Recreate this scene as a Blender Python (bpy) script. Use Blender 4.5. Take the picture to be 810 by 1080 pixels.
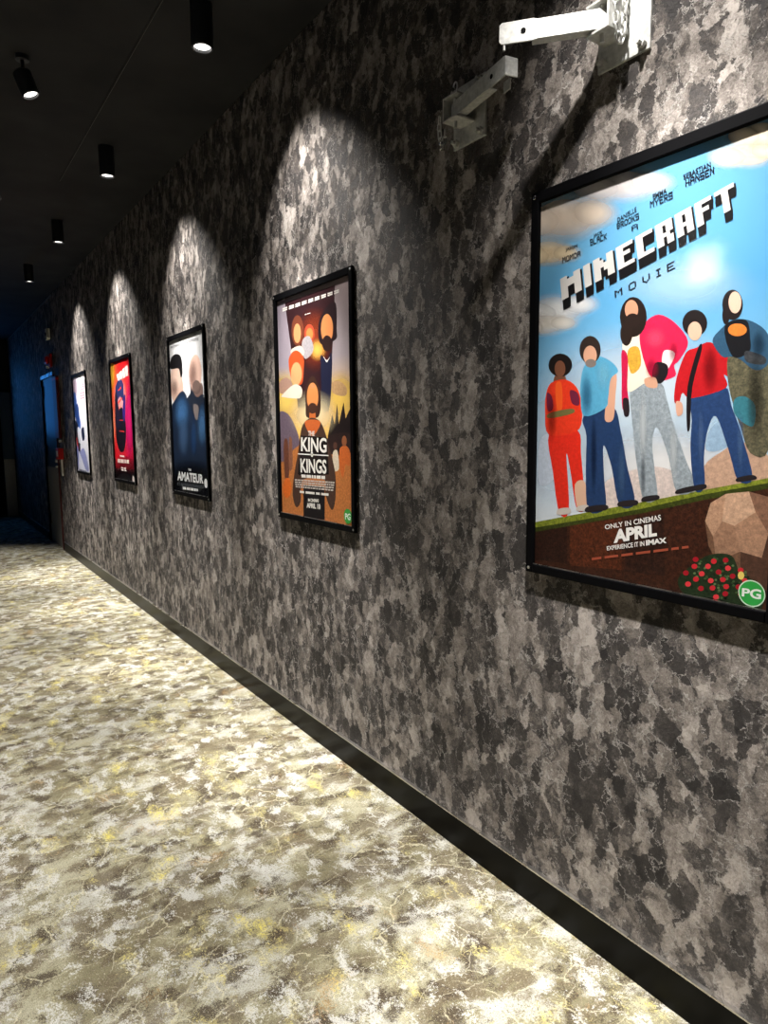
import bpy, bmesh, math, random
from mathutils import Vector, Matrix
import numpy as np

for o in list(bpy.data.objects): bpy.data.objects.remove(o)
scn = bpy.context.scene
COL = scn.collection

# ------------------------------------------------------------------ camera
# world: X runs along the corridor away from the camera, Y to the left, Z up; the poster fronts stand 1.5 m to the right
CAMZ = 1.483
FWD = Vector((0.8200370, -0.5606420, -0.1149775))
RGT = Vector((-0.5651338, -0.8249602, -0.0080297))
UPV = Vector((0.0903500, -0.0715623, 0.9933356))
FPX = 718.81
cam_d = bpy.data.cameras.new('camera')
cam_d.sensor_fit = 'VERTICAL'; cam_d.sensor_height = 24.0; cam_d.sensor_width = 18.0
cam_d.lens = 24.0 * FPX / 1080.0
cam_d.clip_start = 0.02
cam = bpy.data.objects.new('camera', cam_d); COL.objects.link(cam)
cam.matrix_world = Matrix(((RGT.x, UPV.x, -FWD.x, 0), (RGT.y, UPV.y, -FWD.y, 0), (RGT.z, UPV.z, -FWD.z, CAMZ), (0, 0, 0, 1)))
scn.camera = cam

# ------------------------------------------------------------------ world and exposure
w = bpy.data.worlds.new('world'); scn.world = w; w.use_nodes = True
w.node_tree.nodes['Background'].inputs[0].default_value = (0.5, 0.6, 0.8, 1)
w.node_tree.nodes['Background'].inputs[1].default_value = 0.002
vs = scn.view_settings
vs.view_transform = 'Standard'; vs.look = 'None'; vs.exposure = 0.22; vs.gamma = 1.0; vs.use_curve_mapping = False
try: scn.display_settings.display_device = 'sRGB'
except Exception: pass

WALL_SPOT_W = 90.0       # wide spill of the wall washers
CORE_SPOT_W = 510.0      # their narrow core beam
DOWN_SPOT_W = 275.0     # downlights over the carpet

WY = -1.516             # right wall surface
CEIL = 3.22
LAMPZ = 3.05

# ------------------------------------------------------------------ helpers
def lin(c):
    return tuple((v/255/12.92 if v/255 <= .04045 else ((v/255+.055)/1.055)**2.4) for v in c)

def ray(px, py):
    return FWD + RGT*((px-405)/FPX) + UPV*((540-py)/FPX)
def on_y(px, py, y):
    d = ray(px, py); k = y/d.y
    return (d.x*k, d.z*k+CAMZ)          # (x, z) on the plane Y = y

def tag(o, label=None, cat=None, group=None, kind=None):
    if label: o['label'] = label
    if cat: o['category'] = cat
    if group: o['group'] = group
    if kind: o['kind'] = kind
    return o
def empty(name, loc=(0,0,0)):
    o = bpy.data.objects.new(name, None); COL.objects.link(o); o.location = loc
    o.empty_display_size = .05
    return o
def link_mesh(name, me, mat=None, parent=None, loc=None):
    o = bpy.data.objects.new(name, me); COL.objects.link(o)
    if mat and not me.materials: me.materials.append(mat)
    if parent: o.parent = parent
    if loc: o.location = loc
    return o
def bm_obj(name, bm, mat, parent=None, smooth=False, loc=None):
    bmesh.ops.recalc_face_normals(bm, faces=bm.faces)
    me = bpy.data.meshes.new(name); bm.to_mesh(me); bm.free()
    if smooth:
        for p in me.polygons: p.use_smooth = True
    return link_mesh(name, me, mat, parent, loc)
def box(bm, x0, x1, y0, y1, z0, z1, bev=0, seg=2):
    t = bmesh.new()
    bmesh.ops.create_cube(t, size=1)
    for v in t.verts:
        v.co = Vector(((x0+x1)/2+v.co.x*(x1-x0), (y0+y1)/2+v.co.y*(y1-y0), (z0+z1)/2+v.co.z*(z1-z0)))
    if bev: bmesh.ops.bevel(t, geom=t.edges[:], offset=bev, segments=seg, affect='EDGES', profile=.5)
    merge(bm, t)
def merge(bm, t, mat=None):
    me = bpy.data.meshes.new('tmp'); t.to_mesh(me); t.free()
    if mat: me.transform(mat)
    bm.from_mesh(me); bpy.data.meshes.remove(me)
def boxo(name, x0, x1, y0, y1, z0, z1, mat, parent=None, bev=0, loc=None):
    bm = bmesh.new(); box(bm, x0, x1, y0, y1, z0, z1, bev)
    return bm_obj(name, bm, mat, parent, loc=loc)
def lathe(prof, n=32):
    bm = bmesh.new(); rings = []
    for r, z in prof:
        if r < 1e-6: rings.append([bm.verts.new((0,0,z))])
        else: rings.append([bm.verts.new((r*math.cos(2*math.pi*i/n), r*math.sin(2*math.pi*i/n), z)) for i in range(n)])
    for a, b in zip(rings, rings[1:]):
        for i in range(n):
            j = (i+1) % n
            if len(a) == 1: bm.faces.new((a[0], b[i], b[j]))
            elif len(b) == 1: bm.faces.new((a[i], a[j], b[0]))
            else: bm.faces.new((a[i], a[j], b[j], b[i]))
    return bm
def tube(bm, pts, r, n=10, closed=False):
    pts = [Vector(p) for p in pts]; m = len(pts); rings = []
    for i, p in enumerate(pts):
        a = pts[(i-1) % m] if (closed or i > 0) else p
        b = pts[(i+1) % m] if (closed or i < m-1) else p
        t = (b-a).normalized()
        ref = Vector((0,0,1)) if abs(t.z) < .9 else Vector((1,0,0))
        if closed: ref = getattr(tube, 'ref', ref)
        u = t.cross(ref).normalized(); v = t.cross(u).normalized()
        rings.append([bm.verts.new(p+(u*math.cos(2*math.pi*k/n)+v*math.sin(2*math.pi*k/n))*r) for k in range(n)])
    for i in range(m if closed else m-1):
        a, b = rings[i], rings[(i+1) % m]
        for k in range(n): bm.faces.new((a[k], a[(k+1)%n], b[(k+1)%n], b[k]))
    if not closed:
        bm.faces.new(rings[0]); bm.faces.new(rings[-1])

# ------------------------------------------------------------------ materials
class NT:
    def __init__(s, name):
        s.m = bpy.data.materials.new(name); s.m.use_nodes = True
        s.t = s.m.node_tree; s.b = s.t.nodes['Principled BSDF']; s.out = s.t.nodes['Material Output']
    def n(s, ty, **kw):
        nd = s.t.nodes.new(ty)
        for k, v in kw.items():
            if k.startswith('i_'): nd.inputs[k[2:].replace('_', ' ')].default_value = v
            else: setattr(nd, k, v)
        return nd
    def l(s, a, b): s.t.links.new(a, b)
    def mapping(s, scale, rot=(0,0,0), loc=(0,0,0)):
        if not hasattr(s, 'pos'): s.pos = s.n('ShaderNodeNewGeometry').outputs['Position']
        mp = s.n('ShaderNodeMapping'); mp.inputs['Scale'].default_value = scale
        mp.inputs['Rotation'].default_value = rot; mp.inputs['Location'].default_value = loc
        s.l(s.pos, mp.inputs['Vector']); return mp.outputs[0]
    def noise(s, vec, scale, detail=2, rough=.5, dist=0):
        nd = s.n('ShaderNodeTexNoise'); s.l(vec, nd.inputs['Vector'])
        nd.inputs['Scale'].default_value = scale; nd.inputs['Detail'].default_value = detail
        nd.inputs['Roughness'].default_value = rough; nd.inputs['Distortion'].default_value = dist
        return nd.outputs['Fac']
    def ramp(s, fac, stops, interp='LINEAR'):
        nd = s.n('ShaderNodeValToRGB'); cr = nd.color_ramp; cr.interpolation = interp
        while len(cr.elements) > 1: cr.elements.remove(cr.elements[-1])
        cr.elements[0].position = stops[0][0]; cr.elements[0].color = (*stops[0][1], 1)
        for p, c in stops[1:]:
            e = cr.elements.new(p); e.color = (*c, 1)
        s.l(fac, nd.inputs[0]); return nd.outputs[0]
    def step(s, fac, a, b, lo=0, hi=1):
        nd = s.n('ShaderNodeMapRange'); nd.interpolation_type = 'SMOOTHSTEP'
        s.l(fac, nd.inputs[0]); nd.inputs[1].default_value = a; nd.inputs[2].default_value = b
        nd.inputs[3].default_value = lo; nd.inputs[4].default_value = hi
        return nd.outputs[0]
    def math(s, op, a, b=None):
        nd = s.n('ShaderNodeMath', operation=op)
        for i, v in enumerate((a, b)):
            if v is None: continue
            if isinstance(v, (int, float)): nd.inputs[i].default_value = v
            else: s.l(v, nd.inputs[i])
        return nd.outputs[0]
    def mix(s, fac, a, b, bt='MIX'):
        nd = s.n('ShaderNodeMix', data_type='RGBA', blend_type=bt)
        for i, v in ((0, fac), (6, a), (7, b)):
            if isinstance(v, (int, float)): nd.inputs[i].default_value = v
            elif isinstance(v, tuple): nd.inputs[i].default_value = (*v, 1)
            else: s.l(v, nd.inputs[i])
        return nd.outputs[2]
    def bump(s, h, strength, dist):
        nd = s.n('ShaderNodeBump'); nd.inputs['Strength'].default_value = strength; nd.inputs['Distance'].default_value = dist
        s.l(h, nd.inputs['Height']); s.l(nd.outputs[0], s.b.inputs['Normal'])

def plain(name, col, rough=.5, metal=0, spec=.5):
    t = NT(name); t.b.inputs['Base Color'].default_value = (*col, 1)
    t.b.inputs['Roughness'].default_value = rough; t.b.inputs['Metallic'].default_value = metal
    t.b.inputs['Specular IOR Level'].default_value = spec
    return t.m
def emit(name, col, s):
    t = NT(name); t.b.inputs['Base Color'].default_value = (.02, .02, .02, 1)
    t.b.inputs['Emission Color'].default_value = (*col, 1); t.b.inputs['Emission Strength'].default_value = s
    return t.m

def wall_material():
    t = NT('trowelled_wall_covering')
    ry = math.radians(20)
    vf = t.mapping((1, 1, 1))
    wv = t.n('ShaderNodeTexNoise'); t.l(vf, wv.inputs['Vector']); wv.inputs['Scale'].default_value = 38; wv.inputs['Detail'].default_value = 4; wv.inputs['Roughness'].default_value = .65
    off = t.n('ShaderNodeVectorMath', operation='SCALE'); t.l(wv.outputs['Color'], off.inputs[0]); off.inputs['Scale'].default_value = .05
    wp = t.n('ShaderNodeVectorMath', operation='ADD'); t.l(vf, wp.inputs[0]); t.l(off.outputs[0], wp.inputs[1])
    def turned(sc, r, loc=(0, 0, 0)):
        mp = t.n('ShaderNodeMapping'); mp.inputs['Scale'].default_value = sc; mp.inputs['Rotation'].default_value = (0, r, 0); mp.inputs['Location'].default_value = loc
        t.l(wp.outputs[0], mp.inputs['Vector']); return mp.outputs[0]
    def flakes(vec, scale):
        vo = t.n('ShaderNodeTexVoronoi', feature='F1'); t.l(vec, vo.inputs['Vector']); vo.inputs['Scale'].default_value = scale
        sx = t.n('ShaderNodeSeparateColor'); t.l(vo.outputs['Color'], sx.inputs[0])
        return vo.outputs['Distance'], sx.outputs[0], sx.outputs[1]
    v1, v2, v3 = turned((1, 1, .62), ry), turned((1, 1, .55), -ry, (3.1, 0, 7.7)), turned((1, 1, .7), ry*.4, (1.7, 0, 2.2))
    f1, ra, rb = flakes(v1, 14)
    f2, rc, rd = flakes(v2, 26)
    f3, re_, rf = flakes(v3, 46)
    def rims(vec, scale, w0):
        vo = t.n('ShaderNodeTexVoronoi', feature='DISTANCE_TO_EDGE'); t.l(vec, vo.inputs['Vector']); vo.inputs['Scale'].default_value = scale
        return t.step(vo.outputs['Distance'], w0*.3, w0, 1, 0)
    sp = t.noise(vf, 240, 4, .8)
    grit = t.noise(vf, 110, 4, .75)
    shade = t.noise(turned((1, 1, .7), ry*.5), 30, 6, .74, .3)
    # overlapping scabs of three sizes, each with its own tone
    tone = t.math('ADD', t.math('MULTIPLY', ra, .36), t.math('MULTIPLY', rc, .42))
    tone = t.math('ADD', tone, t.math('MULTIPLY', re_, .14))
    tone = t.math('ADD', tone, t.math('MULTIPLY', t.math('SUBTRACT', shade, .45), .75))
    patch = t.step(tone, .40, .56)
    tone = t.math('ADD', tone, t.math('MULTIPLY', t.math('SUBTRACT', sp, .5), .6))
    tone = t.math('ADD', tone, t.math('MULTIPLY', t.math('SUBTRACT', grit, .5), .32))
    c = t.ramp(tone, [(.10, (.011, .009, .009)), (.36, (.038, .032, .030)), (.47, (.078, .066, .060)), (.53, (.136, .115, .102)), (.66, (.222, .192, .172)), (.90, (.47, .42, .385))])
    edge = t.math('MAXIMUM', t.math('MULTIPLY', rims(v1, 14, .03), t.step(rb, .35, .6)), t.math('MULTIPLY', rims(v2, 26, .04), t.step(rd, .45, .7)))
    rim = t.math('MULTIPLY', edge, t.step(shade, .43, .53))
    c = t.mix(t.math('MULTIPLY', rim, .8), c, (.52, .48, .45))
    pit = t.math('MULTIPLY', edge, t.step(shade, .44, .36))
    c = t.mix(t.math('MULTIPLY', pit, .8), c, (.012, .010, .010))
    t.l(c, t.b.inputs['Base Color'])
    t.b.inputs['Roughness'].default_value = .6
    t.b.inputs['Specular IOR Level'].default_value = .3
    h = t.math('ADD', t.math('MULTIPLY', patch, .5), t.math('MULTIPLY', rim, .4))
    h = t.math('ADD', h, t.math('MULTIPLY', shade, .7))
    h = t.math('ADD', h, t.math('MULTIPLY', sp, .15))
    h = t.math('ADD', h, t.math('MULTIPLY', grit, .35))
    t.bump(h, 1.0, .012)
    return t.m

def carpet_material():
    t = NT('patterned_carpet')
    g = t.mapping((1, 1, 1))
    wv = t.n('ShaderNodeTexNoise'); t.l(g, wv.inputs['Vector']); wv.inputs['Scale'].default_value = 5; wv.inputs['Detail'].default_value = 5; wv.inputs['Roughness'].default_value = .65
    off = t.n('ShaderNodeVectorMath', operation='SCALE'); t.l(wv.outputs['Color'], off.inputs[0]); off.inputs['Scale'].default_value = .10
    wp = t.n('ShaderNodeVectorMath', operation='ADD'); t.l(g, wp.inputs[0]); t.l(off.outputs[0], wp.inputs[1])
    W = wp.outputs[0]
    def st(sc, rz, loc=(0,0,0)):
        mp = t.n('ShaderNodeMapping'); mp.inputs['Scale'].default_value = sc; mp.inputs['Rotation'].default_value = (0,0,rz); mp.inputs['Location'].default_value = loc
        t.l(W, mp.inputs['Vector']); return mp.outputs[0]
    pile = t.noise(g, 130, 4, .85)
    pile2 = t.noise(g, 330, 2, .7)
    jit = t.math('MULTIPLY', t.math('SUBTRACT', pile, .5), .8)
    def mask(vec, scale, lo, hi, amt, k=1.0, rough=.6):
        n = t.math('ADD', t.noise(vec, scale, 5, rough), t.math('MULTIPLY', jit, k))
        return t.math('MULTIPLY', t.step(n, lo, hi), amt)
    c = t.ramp(t.math('ADD', t.noise(st((1, 1, 1), .2), 5, 3, .6), t.math('MULTIPLY', jit, .8)), [(.40, lin((140, 133, 106))), (.5, lin((162, 156, 128))), (.60, lin((184, 179, 154)))])
    c = t.mix(mask(st((1.1, 1, 1), .5, (9, 3, 0)), 7.5, .53, .55, .8), c, lin((200, 198, 188)))
    c = t.mix(mask(st((1.7, .9, 1), -.2, (4, 2, 0)), 6.8, .52, .54, .85), c, lin((116, 104, 84)))
    c = t.mix(mask(st((1.4, 1, 1), .3, (3, 8, 1)), 8.5, .55, .57, .9), c, lin((80, 69, 57)))
    c = t.mix(mask(st((1, 1.3, 1), .9, (13, 1, 1)), 13, .58, .60, .8), c, lin((222, 221, 215)))
    c = t.mix(t.math('MULTIPLY', t.step(pile, .585, .61), .55), c, lin((222, 216, 190)))
    c = t.mix(t.math('MULTIPLY', t.step(pile, .40, .375), .5), c, lin((74, 64, 52)))
    def crack(scale, rz, wdt, sc):
        vo = t.n('ShaderNodeTexVoronoi', feature='DISTANCE_TO_EDGE'); t.l(st(sc, rz), vo.inputs['Vector']); vo.inputs['Scale'].default_value = scale
        d = t.math('ADD', vo.outputs['Distance'], t.math('MULTIPLY', t.math('SUBTRACT', pile, .5), .07))
        return t.step(d, wdt*.2, wdt, 1, 0)
    brk = t.step(t.noise(g, 7, 3), .46, .54)
    c = t.mix(t.math('MULTIPLY', t.math('MULTIPLY', crack(3.6, .15, .012, (1.7, 1, 1)), brk), .7), c, lin((226, 218, 186)))
    c = t.mix(t.math('MULTIPLY', t.math('MULTIPLY', crack(6.5, -.4, .014, (1.5, .8, 1)), t.math('SUBTRACT', 1, brk)), .6), c, lin((214, 208, 184)))
    yv = st((.8, 1.4, 1), .3, (1, 13, 0))
    c = t.mix(mask(yv, 6.5, .60, .63, .5, .9, .7), c, lin((222, 210, 146)))
    c = t.mix(mask(yv, 6.5, .69, .71, .8, .9, .7), c, lin((238, 222, 110)))
    c = t.mix(mask(st((1, 1, 1), 0, (20, 5, 0)), 5.5, .66, .72, .45), c, lin((200, 160, 100)))
    c = t.mix(1.0, c, t.ramp(pile2, [(.32, (.50, .49, .48)), (.5, (.80, .80, .80)), (.68, (1.05, 1.05, 1.05))]), 'MULTIPLY')
    t.l(c, t.b.inputs['Base Color'])
    t.b.inputs['Roughness'].default_value = .95; t.b.inputs['Specular IOR Level'].default_value = .1
    t.bump(t.math('ADD', pile, pile2), .5, .004)
    return t.m

def metal_material(name, col, rough, mott=.12, metal=1.0):
    t = NT(name); v = t.mapping((1, 1, 1))
    n1 = t.noise(v, 70, 4, .6); n2 = t.noise(v, 12, 3)
    a = tuple(x*(1-mott) for x in col); b = tuple(min(1, x*(1+mott)) for x in col)
    t.l(t.ramp(n1, [(.3, a), (.7, b)]), t.b.inputs['Base Color'])
    t.l(t.step(n2, .3, .7, rough*.8, rough*1.25), t.b.inputs['Roughness'])
    t.b.inputs['Metallic'].default_value = metal
    t.bump(n1, .12, .001)
    return t.m
def steel_material():
    t = NT('brushed_steel'); v = t.mapping((90, 90, 1.5))
    n1 = t.noise(v, 4, 3, .6)
    t.l(t.ramp(n1, [(.3, (.30, .29, .27)), (.7, (.46, .45, .42))]), t.b.inputs['Base Color'])
    t.b.inputs['Metallic'].default_value = .45; t.b.inputs['Roughness'].default_value = .4
    t.bump(n1, .1, .001); return t.m

def ink_material():
    t = NT('poster_ink')
    at = t.n('ShaderNodeAttribute', attribute_name='ink'); mt = t.n('ShaderNodeAttribute', attribute_name='mottle')
    v = t.mapping((1, 1, 1)); n1 = t.noise(v, 90, 6, .8)
    k = t.math('MULTIPLY', mt.outputs['Fac'], 1.0)
    tone = t.ramp(n1, [(.32, (.12, .12, .12)), (.5, (.9, .9, .9)), (.68, (2.0, 1.9, 1.8))])
    c = t.mix(k, (1, 1, 1), tone)
    c = t.mix(1.0, at.outputs['Color'], c, 'MULTIPLY')
    c = t.mix(1.0, c, (.8, .8, .8), 'MULTIPLY')
    t.l(c, t.b.inputs['Base Color']); t.l(at.outputs['Alpha'], t.b.inputs['Alpha'])
    t.b.inputs['Roughness'].default_value = .45; t.b.inputs['Specular IOR Level'].default_value = .2
    return t.m
def glaze_material():
    t = NT('clear_acrylic')
    tr = t.n('ShaderNodeBsdfTransparent'); gl = t.n('ShaderNodeBsdfGlossy'); gl.inputs['Roughness'].default_value = .09
    fr = t.n('ShaderNodeFresnel'); fr.inputs['IOR'].default_value = 1.6
    mx = t.n('ShaderNodeMixShader'); t.l(t.math('MINIMUM', fr.outputs[0], .16), mx.inputs[0]); t.l(tr.outputs[0], mx.inputs[1]); t.l(gl.outputs[0], mx.inputs[2])
    t.l(mx.outputs[0], t.out.inputs['Surface']); return t.m
def ceiling_material():
    t = NT('black_ceiling_paint'); v = t.mapping((1, 1, 1)); n1 = t.noise(v, 3, 3)
    t.l(t.ramp(n1, [(.3, (.020, .020, .021)), (.7, (.034, .034, .035))]), t.b.inputs['Base Color'])
    t.b.inputs['Roughness'].default_value = .8; t.b.inputs['Specular IOR Level'].default_value = .12
    return t.m

M_WALL = wall_material(); M_CARPET = carpet_material(); M_CEIL = ceiling_material()
M_BLACK = plain('black_frame_metal', (.0025, .0025, .003), .5, 0, .04)
M_SKIRT = plain('black_skirting_paint', (.0035, .0036, .0034), .3, 0, .08)
M_TRIM = metal_material('aluminium_edge', (.55, .53, .5), .3)
M_GALV = metal_material('galvanised_steel', (.52, .52, .50), .5, .22, .35)
M_CHAIN = metal_material('chain_steel', (.72, .72, .70), .3, .1, .8)
M_STEEL = steel_material()
M_INK = ink_material(); M_GLAZE = glaze_material()
M_BODY = plain('black_lamp_body', (.006, .007, .009), .4)
M_LENS = emit('lamp_glow', (1, .96, .9), 4)
M_DOOR = plain('dark_door_laminate', (.012, .014, .018), .18, 0, .6)
M_RED = plain('red_plastic', lin((190, 16, 20)), .35)
M_DKRED = plain('dark_red_paint', lin((84, 12, 14)), .4)
M_WHITE = plain('white_plastic', (.75, .75, .73), .4)
M_BLUE = emit('blue_backlit_sign', (.05, .32, 1.0), 2.8)
M_SQUARE = emit('square_light_diffuser', (1, .97, .93), 15)

# ------------------------------------------------------------------ the corridor
X0, X1, YL = -2.6, 14.35, 0.95
DX0, DX1, DZ = 9.62, 10.70, 2.30
tag(boxo('floor', X0-.1, X1+.1, WY-.1, YL+.1, -.08, 0, M_CARPET), 'mottled grey and yellow patterned carpet of the corridor', 'floor', kind='structure')
tag(boxo('ceiling', X0-.1, X1+.1, WY-.1, YL+.1, CEIL, CEIL+.08, M_CEIL), 'black painted corridor ceiling carrying the small spotlights', 'ceiling', kind='structure')
bm = bmesh.new()
box(bm, X0, DX0, WY-.12, WY, 0, CEIL); box(bm, DX0, DX1, WY-.12, WY, DZ, CEIL); box(bm, DX1, X1, WY-.12, WY, 0, CEIL)
tag(bm_obj('wall_right', bm, M_WALL), 'dark grey trowel-textured wall with the framed posters', 'wall', kind='structure')
tag(boxo('wall_left', X0, X1, YL, YL+.1, 0, CEIL, M_CEIL), 'plain black wall facing the posters', 'wall', kind='structure')
tag(boxo('wall_back', X0-.1, X0, WY, YL, 0, CEIL, M_WALL), 'dark textured wall closing the corridor behind the viewer', 'wall', kind='structure')
tag(boxo('wall_end', X1, X1+.1, WY, YL, 0, CEIL, M_CEIL), 'black wall at the far end of the corridor', 'wall', kind='structure')
def skirting(x0, x1, label):
    b = boxo('baseboard_right', x0, x1, WY, WY+.013, 0, .112, M_SKIRT, bev=.0025)
    tag(b, label, 'skirting', kind='structure')
    boxo('top_trim', x0, x1, WY, WY+.0135, .112, .1165, M_TRIM, b)
skirting(X0, DX0-.06, 'long glossy black skirting board under the posters')
skirting(DX1+.06, X1, 'short black skirting board beyond the steel-plated door')
tag(boxo('trim_1', 1.6, 5.3, -.948, -.941, CEIL-.0035, CEIL, M_CEIL), 'thin seam strip running along the black ceiling', 'trim', kind='structure')
boxo('bright_lip', 1.6, 5.3, -.9495, -.948, CEIL-.0045, CEIL, plain('grey_lip', (.10, .09, .085), .5), bpy.data.objects['trim_1'])
tag(boxo('trim_2', 9.4, X1, WY, WY+.012, CEIL-.02, CEIL-.008, plain('grey_edge_bead', (.12, .12, .12), .4)), 'thin pale bead where far wall meets ceiling', 'trim', kind='structure')

# far door in the right wall
d = empty('door_1', ((DX0+DX1)/2, WY, 0)); tag(d, 'dark door with brushed steel lower plate in the poster wall', 'door', kind='structure')
def dpart(name, x0, x1, y0, y1, z0, z1, m, par, bev=.002):
    b = boxo(name, x0, x1, y0, y1, z0, z1, m, None, bev); b.parent = par
    r = par
    while r.parent: r = r.parent
    b.matrix_parent_inverse = Matrix.Translation(-Vector(r.location)); return b
M_BLUELIT_DOOR = plain('blue_lit_gloss_laminate', (.05, .08, .12), .38, .5, .5)  # dark gloss door, with reflected blue light tinted into its base colour
leaf = dpart('door_leaf', DX0+.05, DX1-.05, WY-.05, WY-.008, .01, DZ-.05, M_BLUELIT_DOOR, d)
dpart('kick_plate', DX0+.055, DX1-.055, WY-.008, WY-.005, .012, 1.06, M_STEEL, d, 0)
dpart('door_frame', DX0, DX0+.048, WY-.06, WY+.012, 0, DZ, M_DKRED, d)
dpart('door_frame', DX1-.048, DX1, WY-.06, WY+.012, 0, DZ, M_BLACK, d)
dpart('door_frame', DX0, DX1, WY-.06, WY+.012, DZ-.048, DZ, M_TRIM, d)
for z in (.25, 1.2, 2.0): dpart('hinge', DX1-.11, DX1-.045, WY-.02, WY+.012, z, z+.16, M_BLACK, d)
for z, r in ((1.16, .026), (1.08, .015)):
    b = bm_obj('door_lock', lathe([(0, .03), (r*.8, .03), (r, .022), (r, 0)], 20), M_TRIM, d, True)
    b.rotation_euler = (-math.pi/2, 0, 0); b.location = (DX0+.14-(DX0+DX1)/2, -.005, z)
# break-glass box, conduit, sounder and small sensor around that door
def box_thing(name, label, cat, parts):
    x0, x1, y0, y1, z0, z1 = parts[0][1:7]
    c = ((x0+x1)/2, y0, z0); e = empty(name, c); tag(e, label, cat)
    for p in parts:
        dpart(p[0], *p[1:7], p[7], e, p[8] if len(p) > 8 else .004)
    return e
box_thing('fire_call_point', 'red break-glass fire call point beside the far door', 'call point', [
    ('housing', 9.26, 9.46, WY, WY+.06, 1.19, 1.33, M_RED, .008), ('glass', 9.30, 9.42, WY+.06, WY+.063, 1.225, 1.295, M_WHITE, 0),
    ('test_key', 9.34, 9.38, WY, WY+.02, .98, 1.19, M_WHITE), ('indicator', 9.35, 9.38, WY, WY+.03, 1.40, 1.43, M_WHITE)])
box_thing('conduit_cover', 'dark red vertical cable cover above the fire call point', 'conduit', [
    ('cover', 9.30, 9.56, WY, WY+.035, 1.45, 2.22, M_DKRED, .006), ('clip', 9.29, 9.57, WY, WY+.038, 2.17, 2.2, M_RED)])
box_thing('alarm_sounder', 'small red alarm sounder above the far door', 'alarm', [
    ('base', 9.66, 9.86, WY, WY+.03, 2.36, 2.52, M_RED, .006), ('horn', 9.69, 9.83, WY+.03, WY+.075, 2.39, 2.49, M_RED, .02), ('lamp', 9.74, 9.79, WY+.03, WY+.06, 2.34, 2.365, M_WHITE)])
box_thing('wall_sensor', 'small grey sensor box high above the red alarm sounder', 'sensor', [
    ('housing', 9.70, 9.82, WY, WY+.04, 2.70, 2.84, M_WHITE, .008), ('eye', 9.74, 9.78, WY+.04, WY+.05, 2.75, 2.79, M_BLACK)])

# doors in the end wall
d2 = empty('door_2', (X1, -1.0, 0)); tag(d2, 'dark double door with steel plates closing the corridor', 'door', kind='structure')
dpart('side_panel', X1-.05, X1, WY+.01, WY+.19, .005, 2.28, M_BLUELIT_DOOR, d2)
dpart('kick_plate', X1-.053, X1-.05, WY+.012, WY+.188, .01, 1.06, M_STEEL, d2, 0)
dpart('door_leaf', X1-.03, X1, WY+.2, WY+.42, .005, 2.28, M_BLACK, d2)
dpart('push_bar', X1-.09, X1-.03, WY+.3, WY+.41, 1.06, 1.1, M_TRIM, d2)
dpart('door_leaf', X1-.04, X1, WY+.43, YL-.05, .005, 2.28, M_BLACK, d2)
dpart('kick_plate', X1-.043, X1-.04, WY+.435, YL-.06, .01, 1.04, M_STEEL, d2, 0)
dpart('door_head', X1-.05, X1, WY+.01, YL-.02, 2.285, 2.33, M_BLACK, d2)

sg = empty('lit_sign', (X1-.02, -.86, 1.5)); tag(sg, 'tall blue backlit sign panel beside the end doors', 'sign')
dpart('housing', X1-.1, X1-.042, -1.07, -.64, 1.5, 2.72, M_BLACK, sg, .006)
dpart('glowing_face', X1-.103, X1-.1, -1.05, -.66, 1.52, 2.70, M_BLUE, sg, 0)
sq = empty('wall_lamp', (2.357, YL, 2.35)); tag(sq, 'small square lamp on the wall facing the largest poster', 'lamp')
dpart('housing', 2.25, 2.465, YL-.05, YL-.001, 2.345, 2.56, M_BLACK, sq, .006)
dpart('diffuser', 2.265, 2.45, YL-.053, YL-.05, 2.36, 2.545, M_SQUARE, sq, 0)

# ------------------------------------------------------------------ spotlights
def lamp_data(name, watts, size, blend, col=(1, .965, .91), rad=.022):
    l = bpy.data.lights.new(name, 'SPOT'); l.energy = watts; l.spot_size = math.radians(size); l.spot_blend = blend
    l.color = col; l.shadow_soft_size = rad; return l
L_WASH = lamp_data('wall_wash_light', WALL_SPOT_W, 82, .9)
L_DOWN = lamp_data('down_light', DOWN_SPOT_W, 72, .75, (1, .97, .92))
L_CORE = lamp_data('core_light', CORE_SPOT_W, 44, 1.0)
H = CEIL-LAMPZ
def me_of(bm, mat, smooth=True):
    bmesh.ops.recalc_face_normals(bm, faces=bm.faces)
    me = bpy.data.meshes.new('lamp_part'); bm.to_mesh(me); bm.free(); me.materials.append(mat)
    for p in me.polygons: p.use_smooth = smooth
    return me
ME_BODY = me_of(lathe([(0, H), (.045, H), (.045, .004), (.043, 0), (.036, 0), (.034, .012), (0, .013)], 36), M_BODY, False)
ME_LENS = me_of(lathe([(0, .0105), (.0335, .0105), (.0335, .0125)], 32), M_LENS, False)
ME_BODY2 = me_of(lathe([(0, .11), (.03, .11), (.04, .10), (.04, .004), (.038, 0), (.033, 0), (.031, .012), (0, .013)], 36), M_BODY, False)
ME_LENS2 = me_of(lathe([(0, .0105), (.031, .0105), (.031, .0125)], 32), M_LENS, False)
ME_STEM = me_of(lathe([(0, .12), (.03, .12), (.03, .10), (.008, .10), (.008, 0), (0, 0)], 20), M_BODY, False)
WASH = [(.985, 'ceiling spotlight over the largest poster, nearest the steel wall brackets'), (2.875, 'largest looking cylinder spotlight, above the golden sky poster'),
        (4.545, 'cylinder spotlight above the poster of two men in dark jackets'), (6.27, 'cylinder spotlight above the red and magenta poster'),
        (7.99, 'farthest small cylinder spotlight, above the pale blue poster')]
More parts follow.
